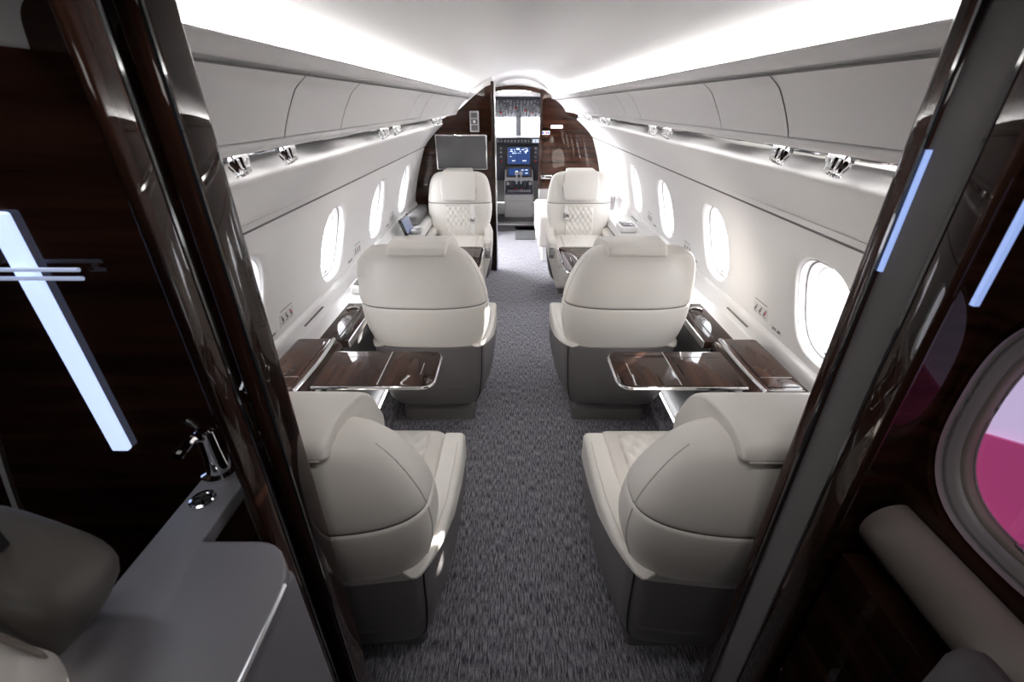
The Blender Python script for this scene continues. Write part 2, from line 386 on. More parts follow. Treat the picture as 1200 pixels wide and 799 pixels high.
# arched header over the cockpit doorway
top = []; bot = []
for k in range(21):
    x = -0.40 + 0.69 * k / 20; u = (x + 0.05) / 0.36
    top.append((x, 1.700 - 0.055 * u * u)); bot.append((x, 1.655 - 0.05 * u * u))
b = B(); prism(b, top + bot[::-1], 'y', FY - 0.015, FY + 0.06); struct('trim_5', b, 'wood', 'dark arched header over the cockpit doorway')
b = B(); prism(b, [(-0.6, 1.79), (0.6, 1.79)] + [(p[0], p[1] - 0.01) for p in top[::-1]], 'y', FY + 0.0, FY + 0.03); struct('wall_front_arch', b, 'white', 'white panel above the arched cockpit doorway')
b = B(); box(b, (-1.1, FY, 0), (-0.335, FY + 0.04, 1.79)); struct('wall_front_cockpit', b, 'woodv', 'dark panel left of the cockpit doorway')
# entry vestibule on the left, with the open door to daylight
b = B(); box(b, (-1.12, LY + 0.05, 0), (-1.0, 4.55, 1.8)); box(b, (-1.12, 5.45, 0), (-1.0, FY, 1.8)); box(b, (-1.12, 4.55, 1.65), (-1.0, 5.45, 1.8))
struct('wall_entry', b, 'white', 'white wall around the entry doorway behind the left bulkhead')
b = B(); box(b, (-1.1, LY + 0.04, 1.775), (1.1, FY + 0.02, 1.80)); struct('ceiling_entry', b, 'white', 'white ceiling cap over the entry')

# outside world
b = B(); box(b, (-60, -60, -1.75), (60, 60, -1.70)); struct('ground', b, 'ground', 'pale concrete apron outside the windows')

# ------------------------------------------------------------------ cockpit beyond the doorway
for nm, la, boxes in (('wall_cockpit_left', 'left', [((-1.02, FY + 0.06, 0), (-0.95, 8.1, 1.7))]), ('wall_cockpit_right', 'right', [((0.95, FY + 0.06, 0), (1.02, 8.1, 1.7))]),
        ('wall_cockpit_nose', 'front', [((-1.0, 8.0, 0), (1.0, 8.05, 1.06)), ((-1.0, 7.95, 1.36), (1.0, 8.05, 1.64))]), ('ceiling_cockpit', 'top', [((-1.0, FY + 0.06, 1.60), (1.0, 6.7, 1.64)), ((-1.0, 6.7, 1.62), (1.0, 8.0, 1.66))]), ('floor_cockpit_base', 'bottom', [((-1.0, FY + 0.06, -0.03), (1.0, 8.1, -0.01))])):
    b = B()
    for a_, c_ in boxes: box(b, a_, c_)
    struct(nm, b, 'white', 'white %s lining of the cockpit' % la)
b = B(); box(b, (-0.30, FY + 0.3, 0.001), (0.27, 7.0, 0.012)); struct('floor_cockpit', b, 'dgrey', 'dark grey cockpit floor beyond the sill')
b = B(); box(b, (-0.40, 6.28, 0.0), (0.40, 6.42, 0.03), 0.006); struct('trim_6', b, 'brushed', 'metal sill strip across the cockpit doorway')
for i, (x0, x1) in enumerate(((-0.72, -0.015), (0.065, 0.75))):
    root = bpy.data.objects.new('window_%d' % (20 + i), None); C.objects.link(root); root['kind'] = 'structure'
    root['label'] = '%s windshield pane of the cockpit, glowing white' % ('left' if i == 0 else 'right')
    b = B(); box(b, (x0, 8.02, 1.05), (x1, 8.03, 1.37)); obj('pane', b, 'pane', root)
    b = B()
    for a_, c_ in (((x0 - 0.02, 8.0, 1.04), (x1 + 0.02, 8.04, 1.06)), ((x0 - 0.02, 8.0, 1.35), (x1 + 0.02, 8.04, 1.37)), ((x0 - 0.02, 8.0, 1.04), (x0, 8.04, 1.37)), ((x1, 8.0, 1.04), (x1 + 0.02, 8.04, 1.37))): box(b, a_, c_)
    obj('frame', b, 'panelgrey', root)
b = B(); box(b, (-0.02, 7.90, 1.02), (0.07, 8.02, 1.40), 0.01); struct('pillar_windshield', b, 'knobg', 'grey centre post between the windshield panes')

root = thing('switch_panel_overhead', 'dark overhead switch panel above the cockpit windshield', 'switch panel', (0.02, 7.15, 1.46))
R = Matrix.Rotation(radians(-13), 4, 'X')
b = B(); box(b, (-0.42, -0.55, -0.015), (0.42, 0.50, 0.02), 0.01, rot=R, piv=(0, 0, 0)); obj('panel', b, 'panelgrey', root)
def knobs(xs, ys, z, prob, s, R, off):
    b = B()
    for x in xs:
        for y in ys:
            if random.random() < prob:
                box(b, (x - s, y - s, z - s * 1.4), (x + s, y + s, z), 0, rot=R, piv=(0, 0, 0))
    return b
xs = [-0.38 + 0.045 * i for i in range(18)]; ys = [-0.5 + 0.07 * i for i in range(14)]
o = obj('switches', knobs(xs, ys, -0.015, 0.62, 0.012, R, 0), 'knobg', root); o['kind'] = 'stuff'
for (x, y) in ((-0.26, 0.12), (0.09, 0.0), (-0.05, -0.15), (0.20, 0.12)):
    b = B(); box(b, (x - 0.016, y - 0.016, -0.04), (x + 0.016, y + 0.016, -0.015), 0, rot=R, piv=(0, 0, 0)); obj('red_button', b, 'red', root)

root = thing('instrument_panel', 'grey cockpit instrument panel with glareshield and blue map display', 'instrument panel', (0.02, 7.3, 0.7))
b = B(); box(b, (-0.9, -0.02, 0.28), (0.9, 0.65, 0.37), 0.02); obj('glareshield', b, 'panelgrey', root)
b = B()
for i in range(15): x = -0.36 + i * 0.051; box(b, (x - 0.013, -0.04, 0.31), (x + 0.013, -0.018, 0.345), 0.003)
o = obj('knobs', b, 'knobg', root); o['kind'] = 'stuff'
b = B(); box(b, (0.20, -0.03, 0.305), (0.31, -0.018, 0.35)); obj('label_plate', b, 'dispwhite', root)
b = B(); box(b, (-0.9, 0.06, -0.25), (0.9, 0.3, 0.28), 0.01); obj('panel_face', b, 'panelgrey', root)
b = B(); box(b, (-0.19, 0.030, -0.02), (0.20, 0.062, 0.255), 0.01); f = obj('display_bezel', b, 'dgrey', root)
b = B(); box(b, (-0.165, 0.026, -0.0), (0.175, 0.034, 0.235)); obj('map_display', b, 'blue', f)
b = B()
for i in range(26):
    x = random.uniform(-0.15, 0.12); z = random.choice((0.20, 0.175, 0.15, 0.215)); w = random.uniform(0.008, 0.03); box(b, (x, 0.022, z), (x + w, 0.027, z + 0.009))
for (x, z, w) in ((-0.10, 0.04, 0.05), (0.06, 0.04, 0.06), (-0.13, 0.10, 0.02)): box(b, (x, 0.022, z), (x + w, 0.027, z + 0.012))
for k in range(5): box(b, (0.10 + 0.008 * k, 0.022, 0.15 + 0.014 * k * (1 if k < 3 else -1) + (0.0 if k < 3 else 0.084)), (0.115 + 0.008 * k, 0.027, 0.165 + 0.014 * k * (1 if k < 3 else -1) + (0 if k < 3 else 0.084)))
o = obj('map_marks', b, 'dispwhite', f); o['kind'] = 'stuff'
for sx in (-0.27, 0.26):
    for k in range(4):
        b = B(); lathe(b, [(0.018, 0), (0.016, 0.025)], 12, Matrix.Translation((sx, 0.06, 0.04 + k * 0.06)) @ Matrix.Rotation(radians(90), 4, 'X')); obj('knob', b, 'knobg' if k else 'red', root)

root = thing('centre_pedestal', 'white based throttle pedestal between the pilot seats', 'pedestal', (0.02, 6.75, 0))
b = B(); prism(b, [(0.0, 0.10), (0.02, 0.34), (0.30, 0.46), (0.45, 0.62), (0.60, 0.62), (0.60, 0.0), (0.03, 0.0)], 'x', -0.21, 0.22, 0.01); obj('body', b, 'white', root)
b = B(); box(b, (-0.17, -0.012, 0.12), (0.18, 0.01, 0.26), 0.008); obj('front_panel', b, 'white', root)
b = B(); prism(b, [(0.01, 0.345), (0.30, 0.465), (0.30, 0.49), (0.0, 0.37)], 'x', -0.20, 0.21, 0.004); obj('lever_plate', b, 'panelgrey', root)
b = B(); prism(b, [(0.36, 0.52), (0.46, 0.68), (0.48, 0.68), (0.40, 0.52)], 'x', -0.19, 0.20, 0.004); sc = obj('lower_display', b, 'dgrey', root)
Rr = Matrix.Rotation(radians(-32), 4, 'X')
b = B(); box(b, (-0.15, 0.400, 0.555), (0.16, 0.404, 0.66), 0, rot=Rr, piv=(0, 0.402, 0.6)); obj('display_glass', b, 'blue', sc)
b = B()
for (x, z) in ((-0.05, 0.61), (0.04, 0.63), (0.10, 0.58), (0.02, 0.58), (0.10, 0.63)): box(b, (x, 0.396, z), (x + 0.04, 0.401, z + 0.012), 0, rot=Rr, piv=(0, 0.402, 0.6))
o = obj('display_marks', b, 'dispwhite', sc); o['kind'] = 'stuff'
for x in (-0.03, 0.035):
    b = B(); box(b, (x - 0.012, 0.20, 0.46), (x + 0.012, 0.225, 0.60), 0.004); box(b, (x - 0.027, 0.185, 0.59), (x + 0.027, 0.235, 0.635), 0.01); obj('throttle_lever', b, 'white', root)
b = B()
for x in (-0.14, -0.09, 0.10, 0.15): b = B(); box(b, (x - 0.018, 0.12, 0.42), (x + 0.018, 0.15, 0.52), 0.006); obj('side_lever', b, 'panelgrey', root)
for x in (-0.16, 0.17):
    b = B(); box(b, (x - 0.018, 0.10, 0.46), (x + 0.018, 0.13, 0.50), 0.006); obj('white_knob', b, 'white', root)
b = B()
for i in range(10): box(b, (-0.16 + i * 0.034, 0.02, 0.375), (-0.136 + i * 0.034, 0.05, 0.405), 0.003)
o = obj('keys', b, 'knobg', root); o['kind'] = 'stuff'
for x in (-0.06, 0.03): b = B(); box(b, (x, 0.06, 0.40), (x + 0.03, 0.08, 0.425), 0.003); obj('red_key', b, 'red', root)
def pilot_seat(x, label):
    r = thing('pilot_chair', label, 'chair', (x, 6.55, 0), 0, 'pilot seats')
    b = B(); box(b, (-0.22, -0.1, 0.28), (0.22, 0.4, 0.42), 0.04); obj('seat_cushion', b, 'dgrey', r)
    b = B(); box(b, (-0.22, -0.18, 0.30), (0.22, -0.06, 0.98), 0.05); obj('backrest', b, 'dgrey', r)
    b = B(); box(b, (-0.17, -0.05, 0.0), (0.17, 0.3, 0.28), 0.02); obj('pedestal', b, 'panelgrey', r)
    s = 1 if x < 0 else -1
    b = B(); box(b, (s * 0.22, -0.1, 0.45), (s * 0.28, 0.25, 0.50), 0.015); obj('armrest', b, 'panelgrey', r)
pilot_seat(-0.56, 'dark pilot seat left of the throttle pedestal'); pilot_seat(0.60, 'dark pilot seat right of the throttle pedestal')
b = B(); box(b, (-0.03, 5.56, 0.001), (0.32, 6.22, 0.012), 0.004); o = obj('floor_mat', b, 'mat'); setp(o, 'dark grey mat on the aisle floor before the cockpit', 'mat')

# ------------------------------------------------------------------ overhead bins and service strips
def bins(side, yend, label):
    r = thing('overhead_bin', label, 'overhead bin', (0, 0, 0))
    y0 = AY - 0.005
    b = B(); profile_sweep(b, fine([(0.362, 1.587), (0.372, 1.5825), (0.386, 1.576), (0.400, 1.5695), (0.404, 1.564)], 3), y0, yend, side); obj('top_fascia', b, 'white', r, 60)
    b = B(); profile_sweep(b, [(0.404, 1.558), (0.45, 1.550), (0.555, 1.47), (0.555, 1.45)], y0, yend, side); obj('bin_body', b, 'seam', r)
    cuts = [y0, 1.20, 1.58, 2.52, 2.82, 3.55, 3.8, yend]
    for a, c in zip(cuts, cuts[1:]):
        d = B(); pr = [(0.404, 1.5630), (0.411, 1.5595), (0.428, 1.5490), (0.460, 1.526), (0.490, 1.500), (0.514, 1.474), (0.526, 1.456)]
        pf = fine(pr, 3)
        rows = [[(side * x, a + 0.003, z), (side * x, c - 0.003, z)] for x, z in pf]
        loft(d, rows, closed=False); loft(d, [[(side * (x + 0.006), a + 0.003, z - 0.004) for x, z in pf], [(side * x, a + 0.003, z) for x, z in pf]], closed=False)
        loft(d, [[(side * (x + 0.006), c - 0.003, z - 0.004) for x, z in pf], [(side * x, c - 0.003, z) for x, z in pf]], closed=False)
        obj('bin_door', d, 'white', r, 50)
    b = B(); profile_sweep(b, fine([(0.56, 1.470), (0.538, 1.460), (0.530, 1.453), (0.533, 1.444), (0.543, 1.437), (0.556, 1.436), (0.568, 1.445), (0.575, 1.475)], 3), y0, yend, side); obj('lower_lip', b, 'white', r, 60)
    s = thing('service_strip', 'polished grey strip of reading lights and air vents under the %s bins' % ('left' if side < 0 else 'right'), 'light strip')
    b = B(); profile_sweep(b, [(0.56, 1.455), (0.60, 1.452), (0.66, 1.425), (0.72, 1.412), (0.86, 1.412)], y0, yend, side); obj('strip_panel', b, 'psu', s, 20)
    for k in range(3):
        ya = (0.96, 2.15, 3.5)[k]; yb = (1.48, 2.68, 3.98)[k]
        pts = []
        for q in range(25):
            t = 2 * pi * q / 24; pts.append((side * (0.635 + 0.03 * cos(t)), (ya + yb) / 2 + (yb - ya) / 2 * sgnp(sin(t), 0.6), 1.4335 - 0.45 * (0.03 * cos(t))))
        b = B(); tube(b, pts[:-1], 0.0035, 6, True); obj('chrome_rim', b, 'chrome', s)
        b = B(); zc = 1.396
        b2 = (2.0 if k else 1.6)
        if k < 2:
            box(b, (side * 0.640 - 0.022, (1.6, 2.75)[k], 1.426), (side * 0.640 + 0.022, (1.9, 3.0)[k], 1.433), 0.002); obj('grille', b, 'dgrey', s)
        for yv in ((1.09, 1.33), (2.30, 2.53), (3.66, 3.86))[k]:
            Mx = Matrix.Translation((side * 0.620, yv, 1.438)) @ Matrix.Rotation(radians(side * 24), 4, 'Y') @ Matrix.Rotation(pi, 4, 'X')
            b = B(); lathe(b, [(0.020, -0.004), (0.026, 0.004), (0.031, 0.014), (0.030, 0.026), (0.024, 0.036), (0.0225, 0.046), (0.024, 0.050), (0.018, 0.052), (0.014, 0.046)], 48, Mx, 10, 0.22)
            v = obj('air_vent', b, 'chrome', s, 60)
            b = B(); lathe(b, [(0.013, 0.040), (0.013, 0.048)], 16, Mx); obj('vent_lens', b, 'dgrey', v)
    b = B(); xa, xb = sorted((side * 0.580, side * 0.592)); box(b, (xa, y0 + 0.1, 1.448), (xb, yend - 0.05, 1.4515)); obj('wash_light', b, 'washled', s)
    if side > 0:
        for yv in (4.5, 5.0):
            Mx = Matrix.Translation((0.620, yv, 1.438)) @ Matrix.Rotation(radians(24), 4, 'Y') @ Matrix.Rotation(pi, 4, 'X')
            b = B(); lathe(b, [(0.020, -0.004), (0.031, 0.014), (0.030, 0.026), (0.024, 0.036), (0.024, 0.050), (0.014, 0.046)], 30, Mx, 10, 0.22); obj('air_vent', b, 'chrome', s, 60)
bins(-1, LY, 'white overhead bin row with flush doors along the left side'); bins(1, RY, 'white overhead bin row with flush doors along the right side')

for o in list(C.objects):
    if o.name.startswith(('overhead_bin', 'service_strip')): taper(o)

# ------------------------------------------------------------------ side consoles, tables, fittings
def console(side, yend):
    nm = 'left' if side < 0 else 'right'
    r = thing('side_console', 'grey side ledge cabinet running under the %s windows' % nm, 'console')
    y0 = AY + 0.02
    pr = fine([(0.979, 0.612), (0.92, 0.611), (0.84, 0.610), (0.812, 0.605), (0.803, 0.59), (0.803, 0.54)], 3)
    b = B(); profile_sweep(b, pr, y0, yend, side); obj('console_top', b, 'white', r, 60)
    b = B(); profile_sweep(b, [(0.806, 0.56), (0.806, 0.30), (0.83, 0.08), (0.83, 0.0)], y0, yend, side); obj('front_panel', b, 'greypanel', r)
    b = B(); xa, xb = sorted((side * 0.800, side * 0.82)); box(b, (xa, 1.62, 0.32), (xb, 2.45, 0.575), 0.004); obj('dark_panel', b, 'dgrey', r)
    b = B(); xa, xb = sorted((side * 0.796, side * 0.83)); box(b, (xa, 1.30, 0.14), (xb, 1.47, 0.53), 0.012); p = obj('storage_pocket', b, 'gloss', r)
    b = B(); tube(b, [(side * 0.795, 1.30, 0.53), (side * 0.795, 1.31, 0.4), (side * 0.795, 1.33, 0.25), (side * 0.795, 1.36, 0.15)], 0.004, 6); obj('pocket_rim', b, 'brushed', p)
    b = B(); xa, xb = sorted((side * 0.800, side * 0.815)); box(b, (xa, 0.95, 0.004), (xb, yend - 0.3, 0.016), 0.003); obj('floor_light', b, 'floorled', r)
    # wood inlay with tray
    for (ya, yb) in ((1.68, 2.09), (3.05, 3.35)):
        b = B(); xa, xb = sorted((side * 0.765, side * 0.900)); box(b, (xa, ya, 0.585), (xb, yb, 0.622), 0.006); w = obj('wood_inlay', b, 'woodt', r)
        for xx in (0.790, 0.815):
            b = B(); box(b, (side * xx - 0.0025, ya + 0.03, 0.621), (side * xx + 0.0025, yb - 0.05, 0.6235)); obj('inlay_groove', b, 'black', w)
        b = B(); tube(b, [(side * (0.845 - 0.03 * cos(t)), yb - 0.09 + 0.028 * sin(t), 0.626) for t in [pi * k / 10 for k in range(11)]], 0.005, 6); obj('pull', b, 'chrome', w)
        b = B(); box(b, (side * 0.762 - 0.004, ya, 0.59), (side * 0.762 + 0.004, yb, 0.620), 0.002); obj('edge_trim', b, 'brushed', w)
    # slotted vents and placards on the wall above
    return r
cl = console(-1, LY); cr = console(1, 4.38)

def housing(side):
    nm = 'left' if side < 0 else 'right'
    r = thing('table_housing', 'dark ebony table stowage box on the %s side console' % nm, 'table housing', (0, 1.38, 0.6))
    poly = round_poly([(side * 0.955, 0.012), (side * 0.955, 0.065), (side * 0.80, 0.065), (side * 0.765, 0.04), (side * 0.765, 0.012)], [0, 0.035, 0.012, 0.012, 0], 4)
    b = B(); prism(b, poly, 'y', -0.14, 0.245, 0.012); obj('housing_body', b, 'woodt', r)
    b = B(); xa, xb = sorted((side * 0.815, side * 0.925)); box(b, (xa, -0.115, 0.063), (xb, 0.205, 0.0685), 0.003); obj('lid', b, 'woodt', r)
    b = B()
    tube(b, [(side * (0.795 - 0.010 * sin(pi * k / 12)), -0.135 + 0.37 * k / 12, 0.064) for k in range(13)], 0.0075, 8); obj('chrome_edge', b, 'chrome', r)
    b = B(); box(b, (side * 0.87 - 0.055, -0.06, 0.0675), (side * 0.87 + 0.055, -0.057, 0.0695)); obj('lid_line', b, 'brushed', r)
    for (dx, dy) in ((0.0, 0.0), (0.015, 0.02), (-0.01, 0.03), (0.012, 0.045)):
        b = B(); box(b, (side * 0.87 + dx - 0.006, -0.04 + dy, 0.068), (side * 0.87 + dx + 0.006, -0.034 + dy, 0.0692)); obj('pictogram', b, 'black', r)
housing(-1); housing(1)

def table(side, y0, y1, x0, x1, label, split, rad):
    r = thing('fold_out_table', label, 'table', (side * (x0 + x1) / 2, (y0 + y1) / 2, 0.64), 0, 'fold-out cabin tables')
    cx, cy = (x0 + x1) / 2, (y0 + y1) / 2
    def P(pts): return [(side * (x - cx), y - cy) for x, y in pts]
    b = B(); prism(b, round_poly(P([(split + 0.0015, y0), (x1, y0), (x1, y1), (split + 0.0015, y1)]), [0.002, 0.01, 0.01, 0.002], 3), 'z', 0, 0.018, 0.003); obj('wall_leaf', b, 'woodt', r)
    b = B(); prism(b, round_poly(P([(x0, y0), (split - 0.0015, y0), (split - 0.0015, y1), (x0, y1)]), [rad[0], 0.002, 0.002, rad[1]], 8), 'z', 0, 0.018, 0.003); lf = obj('aisle_leaf', b, 'woodt', r)
    e = round_poly(P([(x1, y0), (x0, y0), (x0, y1), (x1, y1)]), [0, rad[0], rad[1], 0], 10)
    b = B(); tube(b, [(p[0], p[1], 0.007) for p in e], 0.0065, 8); obj('chrome_edge', b, 'chrome', r)
    b = B(); xs_ = side * (x0 + 0.055 - cx); box(b, (xs_ - 0.0015, -0.05, 0.0178), (xs_ + 0.0015, 0.03, 0.0188)); obj('inlay_slot', b, 'brushed', lf)
    b = B()
    xa, xb = sorted((side * (x0 + 0.03 - cx), side * (x1 - 0.02 - cx)))
    box(b, (xa, y1 - cy - 0.045, 0.0177), (xb, y1 - cy - 0.042, 0.0184)); obj('inlay_line', b, 'black', r)
    b = B(); box(b, (side * (split - cx) - 0.002, -(y1 - y0) / 2 + 0.004, 0.0178), (side * (split - cx) + 0.002, (y1 - y0) / 2 - 0.004, 0.0188)); obj('hinge', b, 'brushed', r)
    b = B(); xa, xb = sorted((side * (x1 - 0.12 - cx), side * (x1 + 0.02 - cx))); box(b, (xa, -0.05, -0.03), (xb, 0.05, 0.0), 0.008); obj('support_arm', b, 'brushed', r)
    return r
table(-1, 1.285, 1.525, 0.335, 0.76, 'polished ebony table folded out behind the middle left seat', 0.53, (0.05, 0.05))
table(1, 1.285, 1.525, 0.315, 0.76, 'polished ebony table folded out behind the middle right seat', 0.53, (0.05, 0.05))
table(-1, 2.44, 2.98, 0.26, 0.76, 'far ebony table between the two facing left seats', 0.52, (0.12, 0.05))
table(1, 2.44, 2.98, 0.25, 0.76, 'far ebony table between the two facing right seats', 0.52, (0.12, 0.05))

# placards, slots on the walls
def on_wall(side, wall, y, z, w, h, mat, name, dx=0.0015, parent=None):
    t = B(); xa = wallx(z - h / 2) - dx; xb = wallx(z + h / 2) - dx
    vs = [(side * xa, y - w / 2, z - h / 2), (side * xa, y + w / 2, z - h / 2), (side * xb, y + w / 2, z + h / 2), (side * xb, y - w / 2, z + h / 2)]
    o_ = [(x + side * 0.001, yy, zz) for x, yy, zz in vs]
    loft(t, [vs, o_]); return obj(name, t, mat, parent or wall)
for side, wall, ys in ((-1, wl, (1.66, 2.60, 3.45)), (1, wr, (1.72, 2.62, 3.45))):
    for y in ys:
        p = on_wall(side, wall, y, 0.747, 0.12, 0.052, 'placard', 'placard')
        t = B()
        for k in range(3):
            yc = y + side * 0.037 * (k - 1)
            for (dy, dz, w, h) in ((-0.006, 0.012, 0.008, 0.01), (0.0, 0.0, 0.011, 0.014), (0.008, -0.004, 0.006, 0.018), (0.0, -0.016, 0.02, 0.003)):
                z = 0.749 + dz; xx = wallx(z) - 0.0022
                box(t, (side * xx - 0.0004, yc + dy - w / 2, z - h / 2), (side * xx + 0.0004, yc + dy + w / 2, z + h / 2))
        o = obj('pictograms', t, 'print', p); o['kind'] = 'stuff'
        t = B(); z = 0.752; xx = wallx(z) - 0.0024; box(t, (side * xx - 0.0004, y - side * 0.04 - 0.005, z - 0.004), (side * xx + 0.0004, y - side * 0.04 + 0.005, z + 0.005)); obj('red_mark', t, 'red', p)
        on_wall(side, wall, y, 0.786, 0.10, 0.003, 'print', 'slot_line')
        q = on_wall(side, wall, y - 0.13, 0.722, 0.08, 0.016, 'placard', 'small_placard')
        t = B()
        for (dy, w) in ((-0.022, 0.02), (0.004, 0.008), (0.018, 0.010)):
            xx = wallx(0.722) - 0.0022; box(t, (side * xx - 0.0004, y - 0.13 + dy - w / 2, 0.717), (side * xx + 0.0004, y - 0.13 + dy + w / 2, 0.727))
        o = obj('print', t, 'print', q); o['kind'] = 'stuff'
    t = B(); xa, xb = sorted((side * 0.974, side * 0.981)); box(t, (xa, 1.76, 0.650), (xb, 1.97, 0.654)); obj('vent_slot', t, 'seam', wall)
    t = B(); box(t, (xa, 3.75, 0.650), (xb, 3.95, 0.654)); obj('vent_slot', t, 'seam', wall)

# cup holders and devices on the ledges
def cup_tray(side, y, label):
    r = thing('cup_tray', label, 'cup holder', (side * 0.865, y, 0.615), 0, 'cup trays on the side ledges')
    b = B(); prism(b, round_poly([(-0.07, -0.10), (0.07, -0.10), (0.07, 0.10), (-0.07, 0.10)], 0.03, 5), 'z', 0, 0.045, 0.008); obj('tray_body', b, 'white', r)
    b = B(); prism(b, round_poly([(-0.055, -0.085), (0.055, -0.085), (0.055, 0.085), (-0.055, 0.085)], 0.025, 5), 'z', 0.04, 0.047); obj('tray_well', b, 'dgrey', r)
    b = B(); lathe(b, [(0.034, 0.044), (0.036, 0.052), (0.030, 0.052), (0.028, 0.046)], 24, Matrix.Translation((0, -0.035, 0))); obj('cup_ring', b, 'chrome', r)
    b = B(); box(b, (-0.045, 0.02, 0.045), (0.045, 0.075, 0.056), 0.006); obj('cover', b, 'brushed', r)
cup_tray(-1, 2.32, 'white cup holder tray with metal ring on the left ledge'); cup_tray(1, 3.62, 'cup holder tray on the right ledge beside the facing seat')
r = thing('tablet_holder', 'black touch screen unit leaning on the left ledge by the bulkhead', 'tablet', (-0.90, 3.52, 0.615))
b = B(); box(b, (-0.012, -0.13, 0.0), (0.012, 0.10, 0.13), 0.004, rot=Matrix.Rotation(radians(-20), 4, 'Y')); obj('tablet_body', b, 'gloss', r)
b = B(); box(b, (0.0125, -0.12, 0.01), (0.0140, 0.09, 0.12), 0, rot=Matrix.Rotation(radians(-20), 4, 'Y'), piv=(0, 0, 0.065)); obj('screen', b, 'reflectblue', r)
b = B(); box(b, (0.03, -0.05, 0.0), (0.12, 0.05, 0.03), 0.008); obj('control_base', b, 'brushed', r)
b = B(); box(b, (-0.955, 3.75, 0.615), (-0.845, 4.25, 0.70), 0.03, 4); o = obj('armrest_pad', b, 'dgrey'); setp(o, 'grey padded rest on the left ledge beside the bulkhead', 'armrest')
# left bulkhead fittings
r = thing('wall_monitor', 'silver framed grey video monitor on the left bulkhead', 'monitor', (-0.53, LY, 1.128))
b = B(); box(b, (-0.235, -0.035, -0.15), (0.235, -0.0, 0.15), 0.01); obj('housing', b, 'chrome', r)
b = B(); box(b, (-0.222, -0.038, -0.138), (0.222, -0.034, 0.138)); obj('screen', b, 'screen', r)
r = thing('cabin_handset', 'silver control plate high on the left bulkhead', 'control panel', (-0.405, LY, 1.38))
b = B(); box(b, (-0.042, -0.016, -0.085), (0.042, 0, 0.085), 0.006); obj('plate', b, 'brushed', r)
for z in (0.05, 0.0, -0.05):
    b = B(); box(b, (-0.028, -0.02, z - 0.02), (0.028, -0.015, z + 0.02), 0.003); obj('button', b, 'dgrey', r)
b = B(); box(b, (-0.012, -0.023, -0.012), (0.012, -0.02, 0.012), 0.002); obj('white_button', b, 'white', r)
# right bulkhead fittings
b = B(); box(b, (0.372, RY - 0.03, 1.268), (0.512, RY - 0.002, 1.304), 0.012); o = obj('lit_sign', b, 'sign'); setp(o, 'small white lit sign on the right dark bulkhead', 'sign')
r = thing('emblem_plate', 'small white plate with coloured emblems by the cockpit doorway', 'sign', (0.318, RY, 1.222))
b = B(); box(b, (-0.048, -0.012, -0.02), (0.048, -0.001, 0.02), 0.002); obj('plate', b, 'white', r)
for x, m_ in ((-0.032, 'bluep'), (0.006, 'red'), (0.030, 'bluep')):
    b = B(); box(b, (x - 0.009, -0.014, -0.011), (x + 0.009, -0.0115, 0.011)); obj('emblem', b, m_, r)
r = thing('latch_handle', 'chrome recessed handle low on the right dark bulkhead', 'handle', (0.34, RY, 0.735))
b = B(); box(b, (-0.075, -0.012, -0.022), (0.075, 0, 0.022), 0.005); obj('handle_plate', b, 'chrome', r)
b = B(); box(b, (-0.005, -0.014, -0.012), (0.068, -0.011, 0.012), 0.003); obj('handle_recess', b, 'black', r)
# bench and cabinet ahead of the right facing seat
r = thing('side_bench', 'pale leather side bench in front of the right bulkhead', 'bench', (0.58, 5.15, 0))
b = B(); box(b, (-0.38, -0.50, 0.16), (0.38, 0.45, 0.50), 0.04, 4); obj('cushion', b, 'leather', r)
b = B(); box(b, (-0.33, -0.46, 0.0), (0.38, 0.42, 0.18), 0.01); obj('base', b, 'white', r)
b = B(); box(b, (-0.383, -0.02, 0.1), (-0.378, -0.012, 0.47)); obj('seam', b, 'stitch', r)
b = B(); box(b, (0.80, 4.42, 0.48), (0.93, 4.75, 0.735), 0.02); o = obj('grey_box', b, 'psu'); setp(o, 'grey upholstered block behind the right facing seat', 'cabinet')

# ------------------------------------------------------------------ seats
BT = [(0.44, 0.240, -0.285, -0.10, 4.0), (0.50, 0.250, -0.300, -0.10, 3.6), (0.58, 0.275, -0.325, -0.115, 3.0), (0.66, 0.287, -0.346, -0.125, 2.8), (0.735, 0.284, -0.357, -0.138, 2.7),
      (0.80, 0.273, -0.360, -0.152, 2.7), (0.86, 0.254, -0.357, -0.168, 2.7), (0.91, 0.231, -0.348, -0.182, 2.7), (0.945, 0.206, -0.337, -0.194, 2.7), (0.968, 0.182, -0.324, -0.204, 2.7), (0.982, 0.154, -0.308, -0.216, 2.7), (0.990, 0.118, -0.290, -0.232, 2.7), (0.993, 0.06, -0.272, -0.25, 2.7)]
OUTB = [(0.44, 0.0), (0.66, 0.0), (0.735, 0.004), (0.80, 0.012), (0.86, 0.026), (0.91, 0.042), (0.945, 0.054), (0.968, 0.056), (0.982, 0.052), (0.990, 0.045), (0.993, 0.02)]
SIDE = [0]      # outboard side of the seat being built: that shoulder is squarer
def half_w(z, sx):
    w = interp(BT, z)[0]
    return w + interp(OUTB, z)[0] * (0.65 if SIDE[0] == 2 else 1.0 if SIDE[0] and sx * SIDE[0] > 0 else 0)
def back_ring(z, grow=0.0, n=56):
    w, yr, yf, e = interp(BT, z); yr -= grow; yf += grow; ym = yf - (yf - yr) * 0.42; r = []
    for k in range(n):
        t = 2 * pi * k / n; c, s = cos(t), sin(t)
        ex = e if s < 0 else 4.0
        x = (half_w(z, c) + grow) * sgnp(c, 2 / ex); y = ym + (yf - ym if s > 0 else ym - yr) * sgnp(s, 2 / ex); r.append((x, y, z))
    return r
def front_y(z, x=0):
    w, yr, yf, e = interp(BT, z); ym = yf - (yf - yr) * 0.42
    return ym + (yf - ym) * (1 - min(abs(x) / w, 0.999) ** 4) ** 0.25
